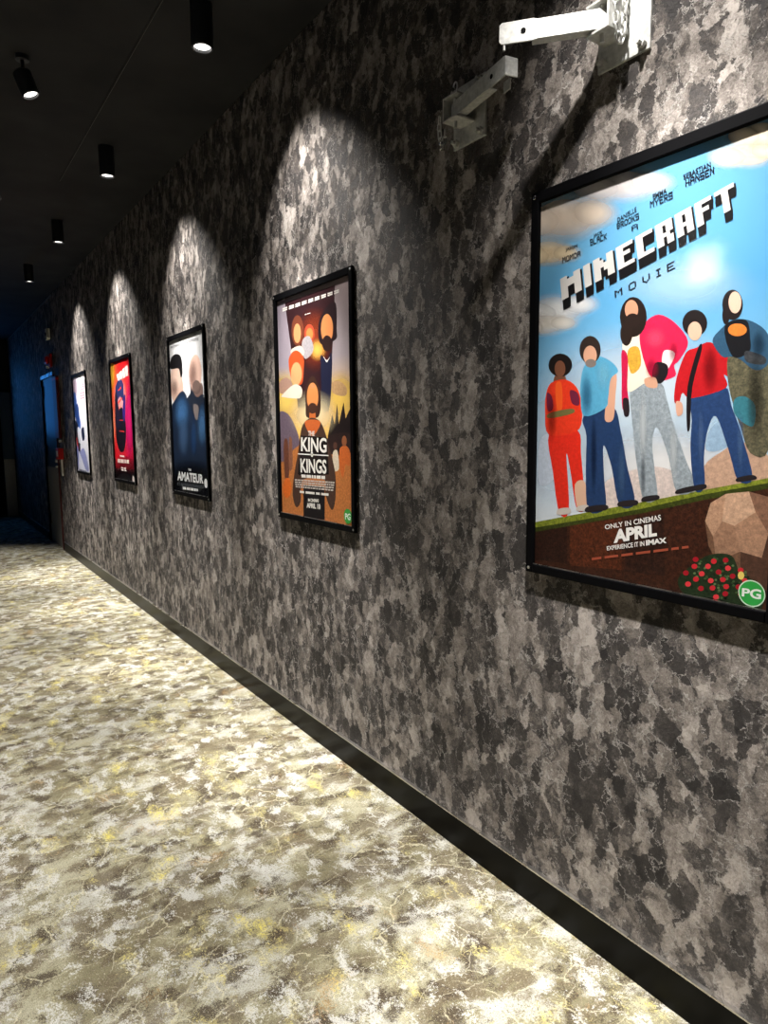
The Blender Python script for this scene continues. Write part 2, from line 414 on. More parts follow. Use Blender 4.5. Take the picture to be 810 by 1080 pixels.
for x, lab in WASH:
    e = empty('ceiling_spotlight', (x, -1.085, LAMPZ)); tag(e, lab, 'spotlight', 'cylinder spotlights along the poster wall')
    lb = link_mesh('lamp_body', ME_BODY, None, e); link_mesh('lamp_lens', ME_LENS, None, lb)
    lo = bpy.data.objects.new('lamp_light', L_WASH); COL.objects.link(lo); lo.parent = e; lo.location = (0, 0, -.004)
    tilt_x = 0 if x < 1 else 7
    dirv = Vector((-math.sin(math.radians(tilt_x)), -math.sin(math.radians(27)), -math.cos(math.radians(27))))
    lo.rotation_euler = dirv.to_track_quat('-Z', 'Y').to_euler()
    lc = bpy.data.objects.new('lamp_core_light', L_CORE); COL.objects.link(lc); lc.parent = e; lc.location = (0, 0, -.004)
    lc.rotation_euler = Vector((-.02, -math.sin(math.radians(10)), -math.cos(math.radians(10)))).to_track_quat('-Z', 'Y').to_euler()
DOWN = [(-1.45, 'tilted ceiling spot farthest behind the viewer'), (.27, 'tilted ceiling spot right over the viewer'), (1.98, 'tilted ceiling spot ahead of the viewer, out of view'),
        (3.69, 'tilted glaring ceiling spot left of the ceiling seam'), (5.39, 'tilted ceiling spot at the left picture edge'), (7.1, 'tilted ceiling spot beyond the one at the picture edge'),
        (8.8, 'tilted ceiling spot nearest the far door')]
for x, lab in DOWN:
    e = empty('tilted_spotlight', (x, -.56, LAMPZ)); tag(e, lab, 'spotlight', 'tilted spots over the carpet')
    ax = Vector((.12, .30, .9)).normalized()
    q = ax.to_track_quat('Z', 'Y').to_euler()
    b = link_mesh('lamp_body', ME_BODY2, None, e); b.rotation_euler = q
    l2 = link_mesh('lamp_lens', ME_LENS2, None, b)
    top = ax*.085
    st = link_mesh('lamp_stem', ME_STEM, None, e); st.location = (top.x, top.y, H-.12)
    lo = bpy.data.objects.new('lamp_light', L_DOWN); COL.objects.link(lo); lo.parent = e; lo.location = -ax*.006
    lo.rotation_euler = Vector((-.02, .12, -1)).to_track_quat('-Z', 'Y').to_euler()

# ------------------------------------------------------------------ posters
PW, PH = .736, 1.0935            # frame outer size
ZT, ZB = 2.157, 1.0637
YF = -1.5                        # frame front
PY = -1.5125                     # print plane
RAIL = .027
class Art:
    """flat printed shapes traced onto the sheet, each a hair above the last"""
    def __init__(s, crop=None):
        s.v = []; s.f = []; s.c = []; s.m = []; s.k = 0; s.crop = crop; s.clip = None; s.g = []; s.gid = 0
    def P(s, p):
        ox, oy, sc = s.crop
        return on_y(ox+p[0]/sc, oy+p[1]/sc, PY)
    def raw(s, pts, cols, mot, tri=None):
        y = PY+.0004+.000005*s.k
        b = len(s.v)
        for x, z in pts:
            if s.clip:
                x = min(max(x, s.clip[0]), s.clip[1]); z = min(max(z, s.clip[2]), s.clip[3])
            s.v.append((x, y, z))
        for t in (tri or [tuple(range(len(pts)))]):
            s.f.append(tuple(b+i for i in t)); s.c.append([cols[i] for i in t]); s.m.append(mot); s.g.append(s.gid)
    def up(s): s.k += 1
    def poly(s, pts, col, mot=0, a=1, up=True):
        if up: s.up()
        c = (*lin(col), a); s.raw([s.P(p) for p in pts], [c]*len(pts), mot)
    def grad(s, pts, cols, mot=0):
        s.up(); s.raw([s.P(p) for p in pts], [(*lin(c), 1) for c in cols], mot)
    def smooth(s, pts, col, mot=0, a=1, n=4):
        """closed curve through the points"""
        out = []; m = len(pts)
        for i in range(m):
            p0, p1, p2, p3 = (pts[(i+j-1) % m] for j in range(4))
            for q in range(n):
                t = q/n
                out.append(tuple(.5*(2*p1[k]+(p2[k]-p0[k])*t+(2*p0[k]-5*p1[k]+4*p2[k]-p3[k])*t*t+(3*p1[k]-p0[k]-3*p2[k]+p3[k])*t**3) for k in (0, 1)))
        s.poly(out, col, mot, a)
    def ell(s, cx, cy, rx, ry, col, mot=0, a=1, n=20, up=True):
        s.poly([(cx+rx*math.cos(2*math.pi*i/n), cy+ry*math.sin(2*math.pi*i/n)) for i in range(n)], col, mot, a, up)
    def blob(s, cx, cy, rx, ry, col, a=1, mot=0, n=28):
        """soft-edged patch of ink"""
        s.up(); c = lin(col)
        pts = [s.P((cx, cy))]; cols = [(*c, a)]
        for rr, aa in ((.3, a*.88), (.55, a*.6), (.8, a*.2), (1, 0)):
            for i in range(n):
                pts.append(s.P((cx+rr*rx*math.cos(2*math.pi*i/n), cy+rr*ry*math.sin(2*math.pi*i/n)))); cols.append((*c, aa))
        tri = []
        for i in range(n):
            j = (i+1) % n
            tri.append((0, 1+i, 1+j))
            for q in range(3): tri.append((1+q*n+i, 1+q*n+n+i, 1+q*n+n+j, 1+q*n+j))
        s.raw(pts, cols, mot, tri)
    def disc(s, cx, cy, r, col, n=32):
        s.up(); s.gid += 1; x, z = s.P((cx, cy)); c = (*lin(col), 1)
        s.raw([(x+r*math.cos(2*math.pi*i/n), z+r*math.sin(2*math.pi*i/n)) for i in range(n)], [c]*n, 0)
    def quadmap(s, q):
        def f(u, v):      # v = 0 bottom, q = TL TR BR BL
            tl, tr, br, bl = q
            tx = tl[0]+(tr[0]-tl[0])*u; ty = tl[1]+(tr[1]-tl[1])*u
            bx = bl[0]+(br[0]-bl[0])*u; by = bl[1]+(br[1]-bl[1])*u
            return (bx+(tx-bx)*v, by+(ty-by)*v)
        return f
    def text(s, txt, q, col, bold=0.0):
        s.up(); s.gid += 1
        cu = bpy.data.curves.new('t', 'FONT'); cu.body = txt; cu.offset = bold; cu.resolution_u = 4
        ob = bpy.data.objects.new('t', cu); COL.objects.link(ob)
        bpy.context.view_layer.update()
        me = bpy.data.meshes.new_from_object(ob.evaluated_get(bpy.context.evaluated_depsgraph_get()))
        co = [v.co.copy() for v in me.vertices]; fs = [tuple(p.vertices) for p in me.polygons]
        bpy.data.objects.remove(ob); bpy.data.curves.remove(cu); bpy.data.meshes.remove(me)
        x0 = min(v.x for v in co); x1 = max(v.x for v in co); y0 = min(v.y for v in co); y1 = max(v.y for v in co)
        g = s.quadmap(q); pts = [s.P(g((v.x-x0)/(x1-x0), (v.y-y0)/(y1-y0))) for v in co]
        s.raw(pts, [(*lin(col), 1)]*len(pts), 0, fs)
    def pixels(s, txt, q, col, gap=1, font=None, up=True, cellpad=0.0, new=True):
        if up: s.up()
        if new: s.gid += 1
        font = font or PIX; g = s.quadmap(q)
        wid = sum(len(font[ch][0])+gap for ch in txt)-gap; hei = len(font[txt[0]]); cx = 0
        for ch in txt:
            rows = font[ch]
            for r, row in enumerate(rows):
                i = 0
                while i < len(row):
                    if row[i] == '#':
                        j = i
                        while j < len(row) and row[j] == '#': j += 1
                        u0, u1 = (cx+i-cellpad)/wid, (cx+j+cellpad)/wid; v1, v0 = 1-(r-cellpad)/hei, 1-(r+1+cellpad)/hei
                        pts = [s.P(g(*uv)) for uv in ((u0, v0), (u1, v0), (u1, v1), (u0, v1))]
                        s.raw(pts, [(*lin(col), 1)]*4, 0); i = j
                    else: i += 1
            cx += len(rows[0])+gap
    def fine(s, q, rows, words, col, seed=1, fill=.55):
        """rows of print too small to read"""
        s.up(); s.gid += 1; g = s.quadmap(q); rnd = random.Random(seed)
        for r in range(rows):
            v1 = 1-r/rows; v0 = v1-fill/rows; ws = [rnd.uniform(.5, 1.5) for _ in range(words)]; tot = sum(ws)+.25*(words-1); u = 0
            for w_ in ws:
                u1 = u+w_/tot
                s.raw([s.P(g(*uv)) for uv in ((u, v0), (u1, v0), (u1, v1), (u, v1))], [(*lin(col), 1)]*4, 0)
                u = u1+.25/tot
    def build(s, name, parent, split=False):
        out = []
        for gid in (sorted(set(s.g)) if split else [None]):
            idx = [i for i in range(len(s.f)) if gid is None or s.g[i] == gid]
            used = sorted({v for i in idx for v in s.f[i]}); mp = {v: k for k, v in enumerate(used)}
            me = bpy.data.meshes.new(name); me.from_pydata([s.v[v] for v in used], [], [tuple(mp[v] for v in s.f[i]) for i in idx]); me.materials.append(M_INK)
            a = me.color_attributes.new('ink', 'FLOAT_COLOR', 'CORNER'); mt = me.attributes.new('mottle', 'FLOAT', 'FACE')
            for k, (i, p) in enumerate(zip(idx, me.polygons)):
                for li in p.loop_indices: a.data[li].color = s.c[i][li-p.loop_start]
                mt.data[k].value = s.m[i]
            o = bpy.data.objects.new(name, me); COL.objects.link(o); o.parent = parent
            if not parent.parent: o.matrix_parent_inverse = Matrix.Translation(-Vector(parent.location))   # parts inside a part already share its space
            out.append(o)
        return out[0]

G = {'A': '.###.|#...#|#...#|#####|#...#|#...#|#...#', 'B': '####.|#...#|#...#|####.|#...#|#...#|####.', 'C': '#####|#....|#....|#....|#....|#....|#####',
     'D': '####.|#...#|#...#|#...#|#...#|#...#|####.', 'E': '#####|#....|#....|####.|#....|#....|#####', 'H': '#...#|#...#|#...#|#####|#...#|#...#|#...#',
     'I': '###|.#.|.#.|.#.|.#.|.#.|###', 'J': '..###|...#.|...#.|...#.|...#.|#..#.|.##..', 'K': '#...#|#..#.|#.#..|##...|#.#..|#..#.|#...#',
     'L': '#....|#....|#....|#....|#....|#....|#####', 'M': '#...#|##.##|#.#.#|#.#.#|#...#|#...#|#...#', 'N': '#...#|##..#|#.#.#|#.#.#|#..##|#...#|#...#',
     'O': '.###.|#...#|#...#|#...#|#...#|#...#|.###.', 'R': '####.|#...#|#...#|####.|#.#..|#..#.|#...#', 'S': '#####|#....|#....|#####|....#|....#|#####',
     'T': '#####|..#..|..#..|..#..|..#..|..#..|..#..', 'V': '#...#|#...#|#...#|#...#|#...#|.#.#.|..#..', 'Y': '#...#|#...#|.#.#.|..#..|..#..|..#..|..#..'}
PIX = {k: v.split('|') for k, v in G.items()}
B = {'M': '##..##|######|######|##..##|##..##|##..##', 'I': '##|##|##|##|##|##', 'N': '##..##|###.##|######|##.###|##..##|##..##', 'E': '#####|##...|####.|##...|##...|#####',
     'C': '#####|##...|##...|##...|##...|#####', 'R': '#####|##.##|##.##|####.|##.##|##.##', 'A': '#####|##.##|##.##|#####|##.##|##.##', 'F': '#####|##...|####.|##...|##...|##...', 'T': '######|..##..|..##..|..##..|..##..|..##..'}
BLK = {k: v.split('|') for k, v in B.items()}

def make_poster(xl, label, paint, sheet_cols, mott=0):
    xc = xl-PW/2
    e = empty('framed_poster', (xc, WY, ZB)); tag(e, label, 'poster', 'framed posters along the wall')
    def part(name, *a, bev=.003): return dpart(name, *a, e, bev)
    part('backing_board', xl-PW+.004, xl-.004, WY+.0005, WY+.0025, ZB+.004, ZT-.004, M_BLACK, bev=0)
    part('frame_rail', xl-RAIL, xl, WY+.001, YF, ZB, ZT, M_BLACK)
    part('frame_rail', xl-PW, xl-PW+RAIL, WY+.001, YF, ZB, ZT, M_BLACK)
    part('frame_rail', xl-PW+RAIL, xl-RAIL, WY+.001, YF, ZT-.031, ZT, M_BLACK)
    part('frame_rail', xl-PW+RAIL, xl-RAIL, WY+.001, YF, ZB, ZB+.026, M_BLACK)
    part('lit_frame_lip', xl-PW+RAIL, xl-RAIL, PY+.006, YF-.0035, ZB+.026, ZB+.0285, M_TRIM, bev=0)  # pale metal stands in for light caught on the black frame's bottom ledge
    for sx in (xl-.012, xl-PW+.012):
        for sz in (ZB+.014, ZT-.014):
            b = bm_obj('frame_screw', lathe([(0, .002), (.004, .0015), (.005, 0)], 12), M_TRIM, e, True)
            b.rotation_euler = (-math.pi/2, 0, 0); b.location = (sx-xc, YF-WY-.0002, sz-ZB)
    ix0, ix1, iz0, iz1 = xl-PW+RAIL-.002, xl-RAIL+.002, ZB+.024, ZT-.029
    sh = Art((0, 0, 1)); sh.k = -1
    n = len(sheet_cols)            # rows of (left colour, right colour), top to bottom
    pts = []; cols = []; tri = []
    for i, (v, cl, cr) in enumerate(sheet_cols):
        z = iz1+(iz0-iz1)*v
        pts += [(ix1, z), (ix0, z)]; cols += [(*lin(cl), 1), (*lin(cr), 1)]
        if i: tri.append((2*i-2, 2*i-1, 2*i+1, 2*i))
    sh.raw(pts, cols, mott, tri); sheet = sh.build('printed_sheet', e)
    art = Art(); art.clip = (ix0, ix1, iz0, iz1); let = Art(); let.clip = art.clip; let.k = 150
    paint(art, let)
    art.build('printed_artwork', sheet); let.build('printed_lettering', sheet, True)
    me = bpy.data.meshes.new('glazing'); yg = YF-.004
    me.from_pydata([(ix0, yg, iz0), (ix1, yg, iz0), (ix1, yg, iz1), (ix0, yg, iz1)], [], [(3, 2, 1, 0)])
    g = link_mesh('glazing', me, M_GLAZE, e); g.matrix_parent_inverse = Matrix.Translation(-Vector(e.location))
    return e

def fig(a, hair, face, parts):
    for p in parts: a.smooth(p[0], p[1], p[2] if len(p) > 2 else 0)
    for h in hair: a.ell(*h)
    for f in face: a.ell(*f)

SK1, SK2 = (118, 74, 54), (214, 162, 134)
def paint_sky(a, t):
    a.crop = t.crop = (550, 100, 3.115)
    O = 841
    d = lambda pts: [(x, y+O) for x, y in pts]
    # clouds
    for c in ((140, 400, 190, 120, (226, 208, 190), .9), (330, 300, 190, 90, (222, 214, 212), .85), (90, 520, 120, 70, (236, 214, 178), .9), (740, 190, 130, 70, (244, 226, 198), 1),
              (790, 130, 120, 70, (246, 232, 210), 1), (120, 700, 150, 80, (238, 238, 238), .9), (80, 750, 120, 60, (240, 232, 222), .8), (520, 620, 260, 110, (190, 222, 240), .5),
              (400, 980, 420, 240, (222, 234, 244), .8), (120, 1150, 200, 260, (205, 220, 235), .7), (480, 1250, 330, 180, (238, 236, 236), .9)):
        rc = random.Random(c[0]+c[1])
        n = 3 if c[2] < 200 else 1
        for q in range(n):
            k = (.75, .6, .5)[q] if n > 1 else 1
            a.blob(c[0]+(0, -.45, .5)[q]*c[2]+rc.uniform(-8, 8), c[1]+(0, .15, -.1)[q]*c[3]+rc.uniform(-8, 8), c[2]*k, c[3]*k, c[4], a=c[5])
    a.smooth(d([(600, 380), (660, 330), (720, 300), (800, 330), (812, 420), (600, 460)]), (196, 160, 136), .35)
    a.smooth(d([(620, 260), (660, 235), (690, 300), (640, 330), (605, 320)]), (150, 178, 204), .2)
    a.smooth(d([(270, 440), (340, 400), (440, 380), (520, 410), (520, 480), (280, 520)]), (212, 196, 190), .3)
    a.smooth(d([(60, 300), (100, 280), (120, 400), (60, 440)]), (190, 200, 216), .2)
    # ground
    a.poly(d([(38, 585), (200, 560), (400, 525), (600, 480), (812, 440), (812, 870), (38, 710)]), (62, 34, 22), .9)
    for i, (x0, y0, x1, y1) in enumerate(((40, 590, 150, 700), (160, 575, 330, 720), (340, 560, 470, 740), (480, 540, 600, 760))):
        a.poly(d([(x0, y0), (x1, y0-25), (x1, y1), (x0, y1-15)]), ((48, 26, 18), (84, 42, 24), (50, 28, 20), (64, 34, 22))[i], 1)
    a.poly(d([(38, 562), (220, 530), (450, 487), (600, 457), (812, 418), (812, 450), (700, 462), (600, 486), (480, 508), (400, 530), (300, 541), (200, 566), (120, 570), (38, 592)]), (126, 136, 44), .75)
    a.poly(d([(38, 580), (200, 555), (400, 518), (600, 472), (812, 434), (812, 452), (600, 490), (400, 533), (200, 568), (38, 594)]), (58, 66, 22), .7)
    # five plain standing people
    fig(a, [(128, 888, 39, 38, (28, 22, 20)), ], [(127, 900, 18, 27, SK1)], [
        (d([(112, 80), (142, 80), (146, 110), (108, 110)]), SK1),
        (d([(92, 270), (185, 262), (196, 340), (205, 440), (214, 515), (182, 520), (162, 400), (148, 340), (156, 525), (124, 530), (104, 400)]), (222, 46, 30), .25),
        (d([(100, 104), (150, 96), (188, 132), (200, 215), (180, 265), (90, 275), (78, 200), (82, 140)]), (228, 58, 32), .2),
        (d([(84, 140), (100, 150), (104, 190), (86, 196)]), (110, 34, 60)), (d([(160, 130), (186, 140), (190, 178), (166, 172)]), (110, 34, 60)),
        (d([(112, 112), (132, 108), (134, 190), (118, 195)]), (240, 92, 36)),
        (d([(92, 205), (165, 190), (168, 206), (92, 222)]), (112, 104, 60)),
        (d([(176, 440), (208, 430), (218, 510), (186, 520)]), (216, 176, 150))])
    fig(a, [(226, 838, 35, 46, (48, 38, 34))], [(226, 856, 22, 32, SK2), (228, 882, 18, 14, (128, 116, 110))], [
        (d([(205, 215), (300, 185), (326, 260), (348, 380), (373, 500), (322, 506), (296, 380), (270, 310), (272, 420), (276, 516), (220, 525), (212, 400), (214, 280)]), (34, 58, 98), .3),
        (d([(290, 82), (313, 80), (309, 150), (302, 225), (274, 226), (282, 150)]), SK2),
        (d([(210, 45), (240, 16), (290, 32), (318, 66), (294, 92), (286, 150), (276, 188), (206, 214), (194, 140), (198, 80)]), (88, 164, 200), .15)])
    fig(a, [(368, 730, 44, 66, (36, 26, 22)), (345, 785, 20, 40, (40, 28, 24))], [(362, 706, 22, 32, (206, 148, 118)), (366, 742, 25, 24, (40, 28, 24))], [
        (d([(358, 120), (400, 85), (460, 108), (476, 150), (500, 240), (545, 370), (575, 450), (512, 466), (484, 350), (446, 250), (430, 300), (438, 390), (446, 482), (402, 490), (380, 380), (368, 270)]), (150, 160, 168), .45),
        ([(335, 800), (390, 770), (420, 800), (425, 930), (400, 950), (350, 975), (340, 900)], (236, 226, 206)),
        ([(350, 840), (385, 830), (392, 890), (360, 915)], (214, 164, 60), .4),
        ([(405, 750), (452, 722), (508, 752), (548, 812), (520, 870), (502, 890), (505, 925), (440, 938), (408, 890), (388, 800)], (226, 34, 78), .2),
        ([(470, 840), (505, 850), (478, 905), (462, 880)], (236, 220, 220)),
        (d([(330, 0), (350, 20), (348, 120), (354, 180), (332, 190), (330, 80)]), (196, 26, 70), .2),
        (d([(440, 40), (478, 45), (480, 80), (456, 108), (430, 90)]), (30, 26, 30)), (d([(405, 92), (440, 88), (446, 120), (412, 118)]), (210, 160, 132)),
        (d([(334, 160), (352, 160), (354, 210), (338, 212)]), (40, 30, 34))])
    fig(a, [(570, 750, 41, 44, (32, 26, 26))], [(570, 776, 23, 31, (222, 180, 156))], [
        (d([(562, 150), (668, 118), (690, 180), (722, 270), (760, 418), (712, 425), (682, 330), (640, 215), (612, 260), (600, 350), (602, 446), (570, 456), (556, 330), (560, 230)]), (40, 66, 112), .35),
        (d([(540, 8), (575, -10), (622, -28), (682, 20), (720, 65), (738, 104), (716, 116), (666, 78), (672, 122), (560, 156), (530, 138), (518, 172), (502, 164), (510, 90)]), (190, 26, 34), .2),
        (d([(580, -8), (594, -8), (562, 120), (554, 250), (544, 250), (546, 120)]), (26, 20, 24)),
        (d([(714, 108), (742, 108), (748, 140), (728, 152), (714, 135)]), (214, 164, 140)), (d([(508, 168), (528, 172), (530, 205), (512, 212)]), (214, 164, 140))])
    fig(a, [(694, 690, 34, 50, (34, 26, 26)), (672, 725, 12, 30, (34, 26, 26))], [(702, 682, 21, 36, (228, 190, 168))], [
        (d([(690, 0), (800, -5), (812, 90), (812, 325), (752, 335), (720, 250), (700, 190), (678, 90)]), (98, 94, 74), .8),
        ([(628, 810), (655, 770), (700, 738), (760, 745), (812, 790), (812, 880), (770, 905), (720, 870), (690, 860), (660, 860)], (48, 84, 112), .2),
        ([(668, 760), (738, 740), (752, 800), (748, 845), (694, 860)], (22, 22, 26)),
        (d([(738, 0), (800, 20), (796, 45), (740, 36)]), (60, 62, 66), .6)])
    a.ell(710, 772, 31, 21, (226, 130, 54), .3)
    a.smooth(d([(700, 160), (735, 150), (768, 180), (764, 245), (735, 240), (700, 205)]), (58, 122, 136), .3)
    # folds, shoes and soft shading on the clothes
    for cx, cy, rx, ry_, col, al in ((100, 1060, 18, 90, (110, 14, 12), .5), (330, 1240, 16, 120, (70, 100, 140), .5),
                                (215, 990, 22, 80, (40, 100, 140), .6), (270, 920, 30, 60, (130, 200, 226), .5), (400, 1090, 16, 140, (206, 212, 216), .6),
                                (500, 1180, 16, 120, (204, 210, 214), .6), (238, 1180, 12, 150, (16, 30, 60), .6), (400, 1250, 10, 90, (90, 98, 106), .6), (500, 845, 18, 40, (130, 8, 40), .5), (440, 800, 40, 40, (244, 80, 120), .6), (430, 900, 26, 40, (150, 14, 50), .6),
                                (620, 900, 30, 90, (120, 8, 16), .6), (720, 1140, 14, 110, (80, 112, 160), .5),
                                (590, 1130, 12, 110, (84, 112, 160), .5), (770, 1000, 34, 170, (40, 38, 30), .6), (780, 820, 26, 50, (24, 46, 66), .6)):
        a.blob(cx, cy, rx, ry_, col, a=al)
    for p in ([(122, 520), (158, 516), (160, 534), (118, 538)], [(184, 512), (216, 506), (222, 524), (184, 526)]): a.smooth(d(p), (200, 190, 182))
    for p in ([(218, 512), (278, 506), (280, 522), (214, 530)], [(322, 496), (376, 490), (380, 506), (322, 512)], [(402, 480), (448, 474), (450, 488), (398, 496)], [(514, 456), (576, 442), (582, 456), (512, 470)],
              [(568, 444), (604, 438), (606, 452), (564, 460)], [(712, 416), (762, 408), (770, 422), (710, 430)]): a.smooth(d(p), (40, 34, 36))
    # rock and rose bush in the lower corner
    a.poly(d([(604, 560), (622, 500), (672, 470), (748, 462), (812, 480), (812, 790), (700, 780), (640, 690), (615, 640)]), (118, 86, 66), .5)
    for p, c in (([(604, 560), (622, 500), (672, 470), (660, 560), (630, 610)], (188, 148, 120)), ([(672, 470), (748, 462), (770, 530), (700, 575), (660, 560)], (204, 166, 138)), ([(660, 560), (700, 575), (720, 660), (640, 690), (630, 610)], (160, 122, 98)),
                 ([(770, 530), (748, 462), (812, 480), (812, 600)], (136, 100, 80)), ([(700, 575), (770, 530), (812, 600), (790, 680), (720, 660)], (174, 134, 108)), ([(720, 660), (790, 680), (812, 600), (812, 790), (720, 780)], (84, 58, 46))):
        a.poly(d(p), c, .45)
    rnd = random.Random(4)
    a.smooth(d([(515, 750), (560, 705), (620, 670), (690, 672), (720, 730), (770, 760), (795, 830), (760, 850), (640, 815), (540, 800)]), (36, 52, 30), .7)
    a.up()
    for i in range(90):
        an = rnd.uniform(0, 6.28); r = math.sqrt(rnd.random()); x = 645+r*118*math.cos(an); y = 748+O+r*66*math.sin(an)+(x-645)*.2
        a.ell(x, y, 5, 4, ((70, 96, 56), (26, 36, 22), (104, 128, 84))[i % 3], n=6, up=False)
    a.up()
    for i in range(24):
        an = i*2.4; r = math.sqrt((i+.5)/24); x = 645+r*122*math.cos(an); y = 748+O+r*68*math.sin(an)+(x-645)*.2
        a.ell(x, y, 10, 9, ((206, 40, 52), (228, 62, 70), (170, 24, 40))[i % 3], n=8, up=False)
    a.ell(722, 738+O, 11, 14, (240, 214, 110), n=8)
    # lettering
    K = (26, 30, 40)
    for l1, q1, l2, q2 in (('JASON', [(145, 505), (184, 490), (185, 503), (146, 518)], 'MOMOA', [(135, 535), (194, 513), (195, 530), (136, 553)]),
                           ('JACK', [(237, 458), (266, 446), (267, 459), (238, 471)], 'BLACK', [(226, 476), (280, 455), (281, 474), (227, 496)]),
                           ('DANIELLE', [(315, 405), (378, 368), (379, 384), (316, 420)], 'BROOKS', [(314, 424), (386, 388), (387, 408), (315, 442)]),
                           ('EMMA', [(432, 327), (478, 306), (479, 323), (433, 345)], 'MYERS', [(423, 350), (497, 318), (498, 341), (424, 373)]),
                           ('SEBASTIAN', [(532, 263), (622, 219), (623, 238), (533, 280)], 'HANSEN', [(539, 280), (633, 236), (634, 260), (540, 303)])):
        t.text(l1, q1, K, .02); t.pixels(l2, q2, K, cellpad=.15)
    t.pixels('A', [(362, 430), (383, 421), (384, 440), (363, 450)], K)
    t.pixels('MOVIE', [(306, 645), (503, 545), (505, 570), (308, 668)], K, gap=4)
    Q = [(128, 606), (697, 288), (710, 366), (134, 676)]
    for i in range(7):
        dx, dy = -.0, 4.5*i
        t.pixels('MINECRAFT', [(x+6-dx, y+30-dy) for x, y in Q], (14, 13, 15), font=BLK, cellpad=.12, new=(i == 0))
    t.pixels('MINECRAFT', Q, (206, 202, 198), font=BLK, cellpad=.02, new=False)
    rnd = random.Random(9); g = t.quadmap(Q); t.up()
    WH = (244, 242, 238)
    t.text('ONLY IN CINEMAS', [(274, 572+O), (458, 538+O), (460, 557+O), (276, 587+O)], WH, .012)
    t.text('APRIL', [(304, 588+O), (444, 566+O), (446, 608+O), (304, 632+O)], WH, .05)
    t.text('EXPERIENCE IT IN', [(281, 642+O), (404, 624+O), (405, 641+O), (282, 656+O)], WH, .02)
    t.text('IMAX', [(409, 622+O), (477, 613+O), (478, 631+O), (410, 640+O)], WH, .05)
    t.fine([(232, 680+O), (550, 640+O), (550, 650+O), (232, 690+O)], 1, 7, (170, 84, 60), 3, .8)
    t.disc(757, 797+O, .030, (214, 240, 214)); t.disc(757, 797+O, .0275, (52, 168, 74))
    t.text('PG', [(726, 779+O), (789, 784+O), (788, 818+O), (724, 806+O)], (245, 250, 245), .03)

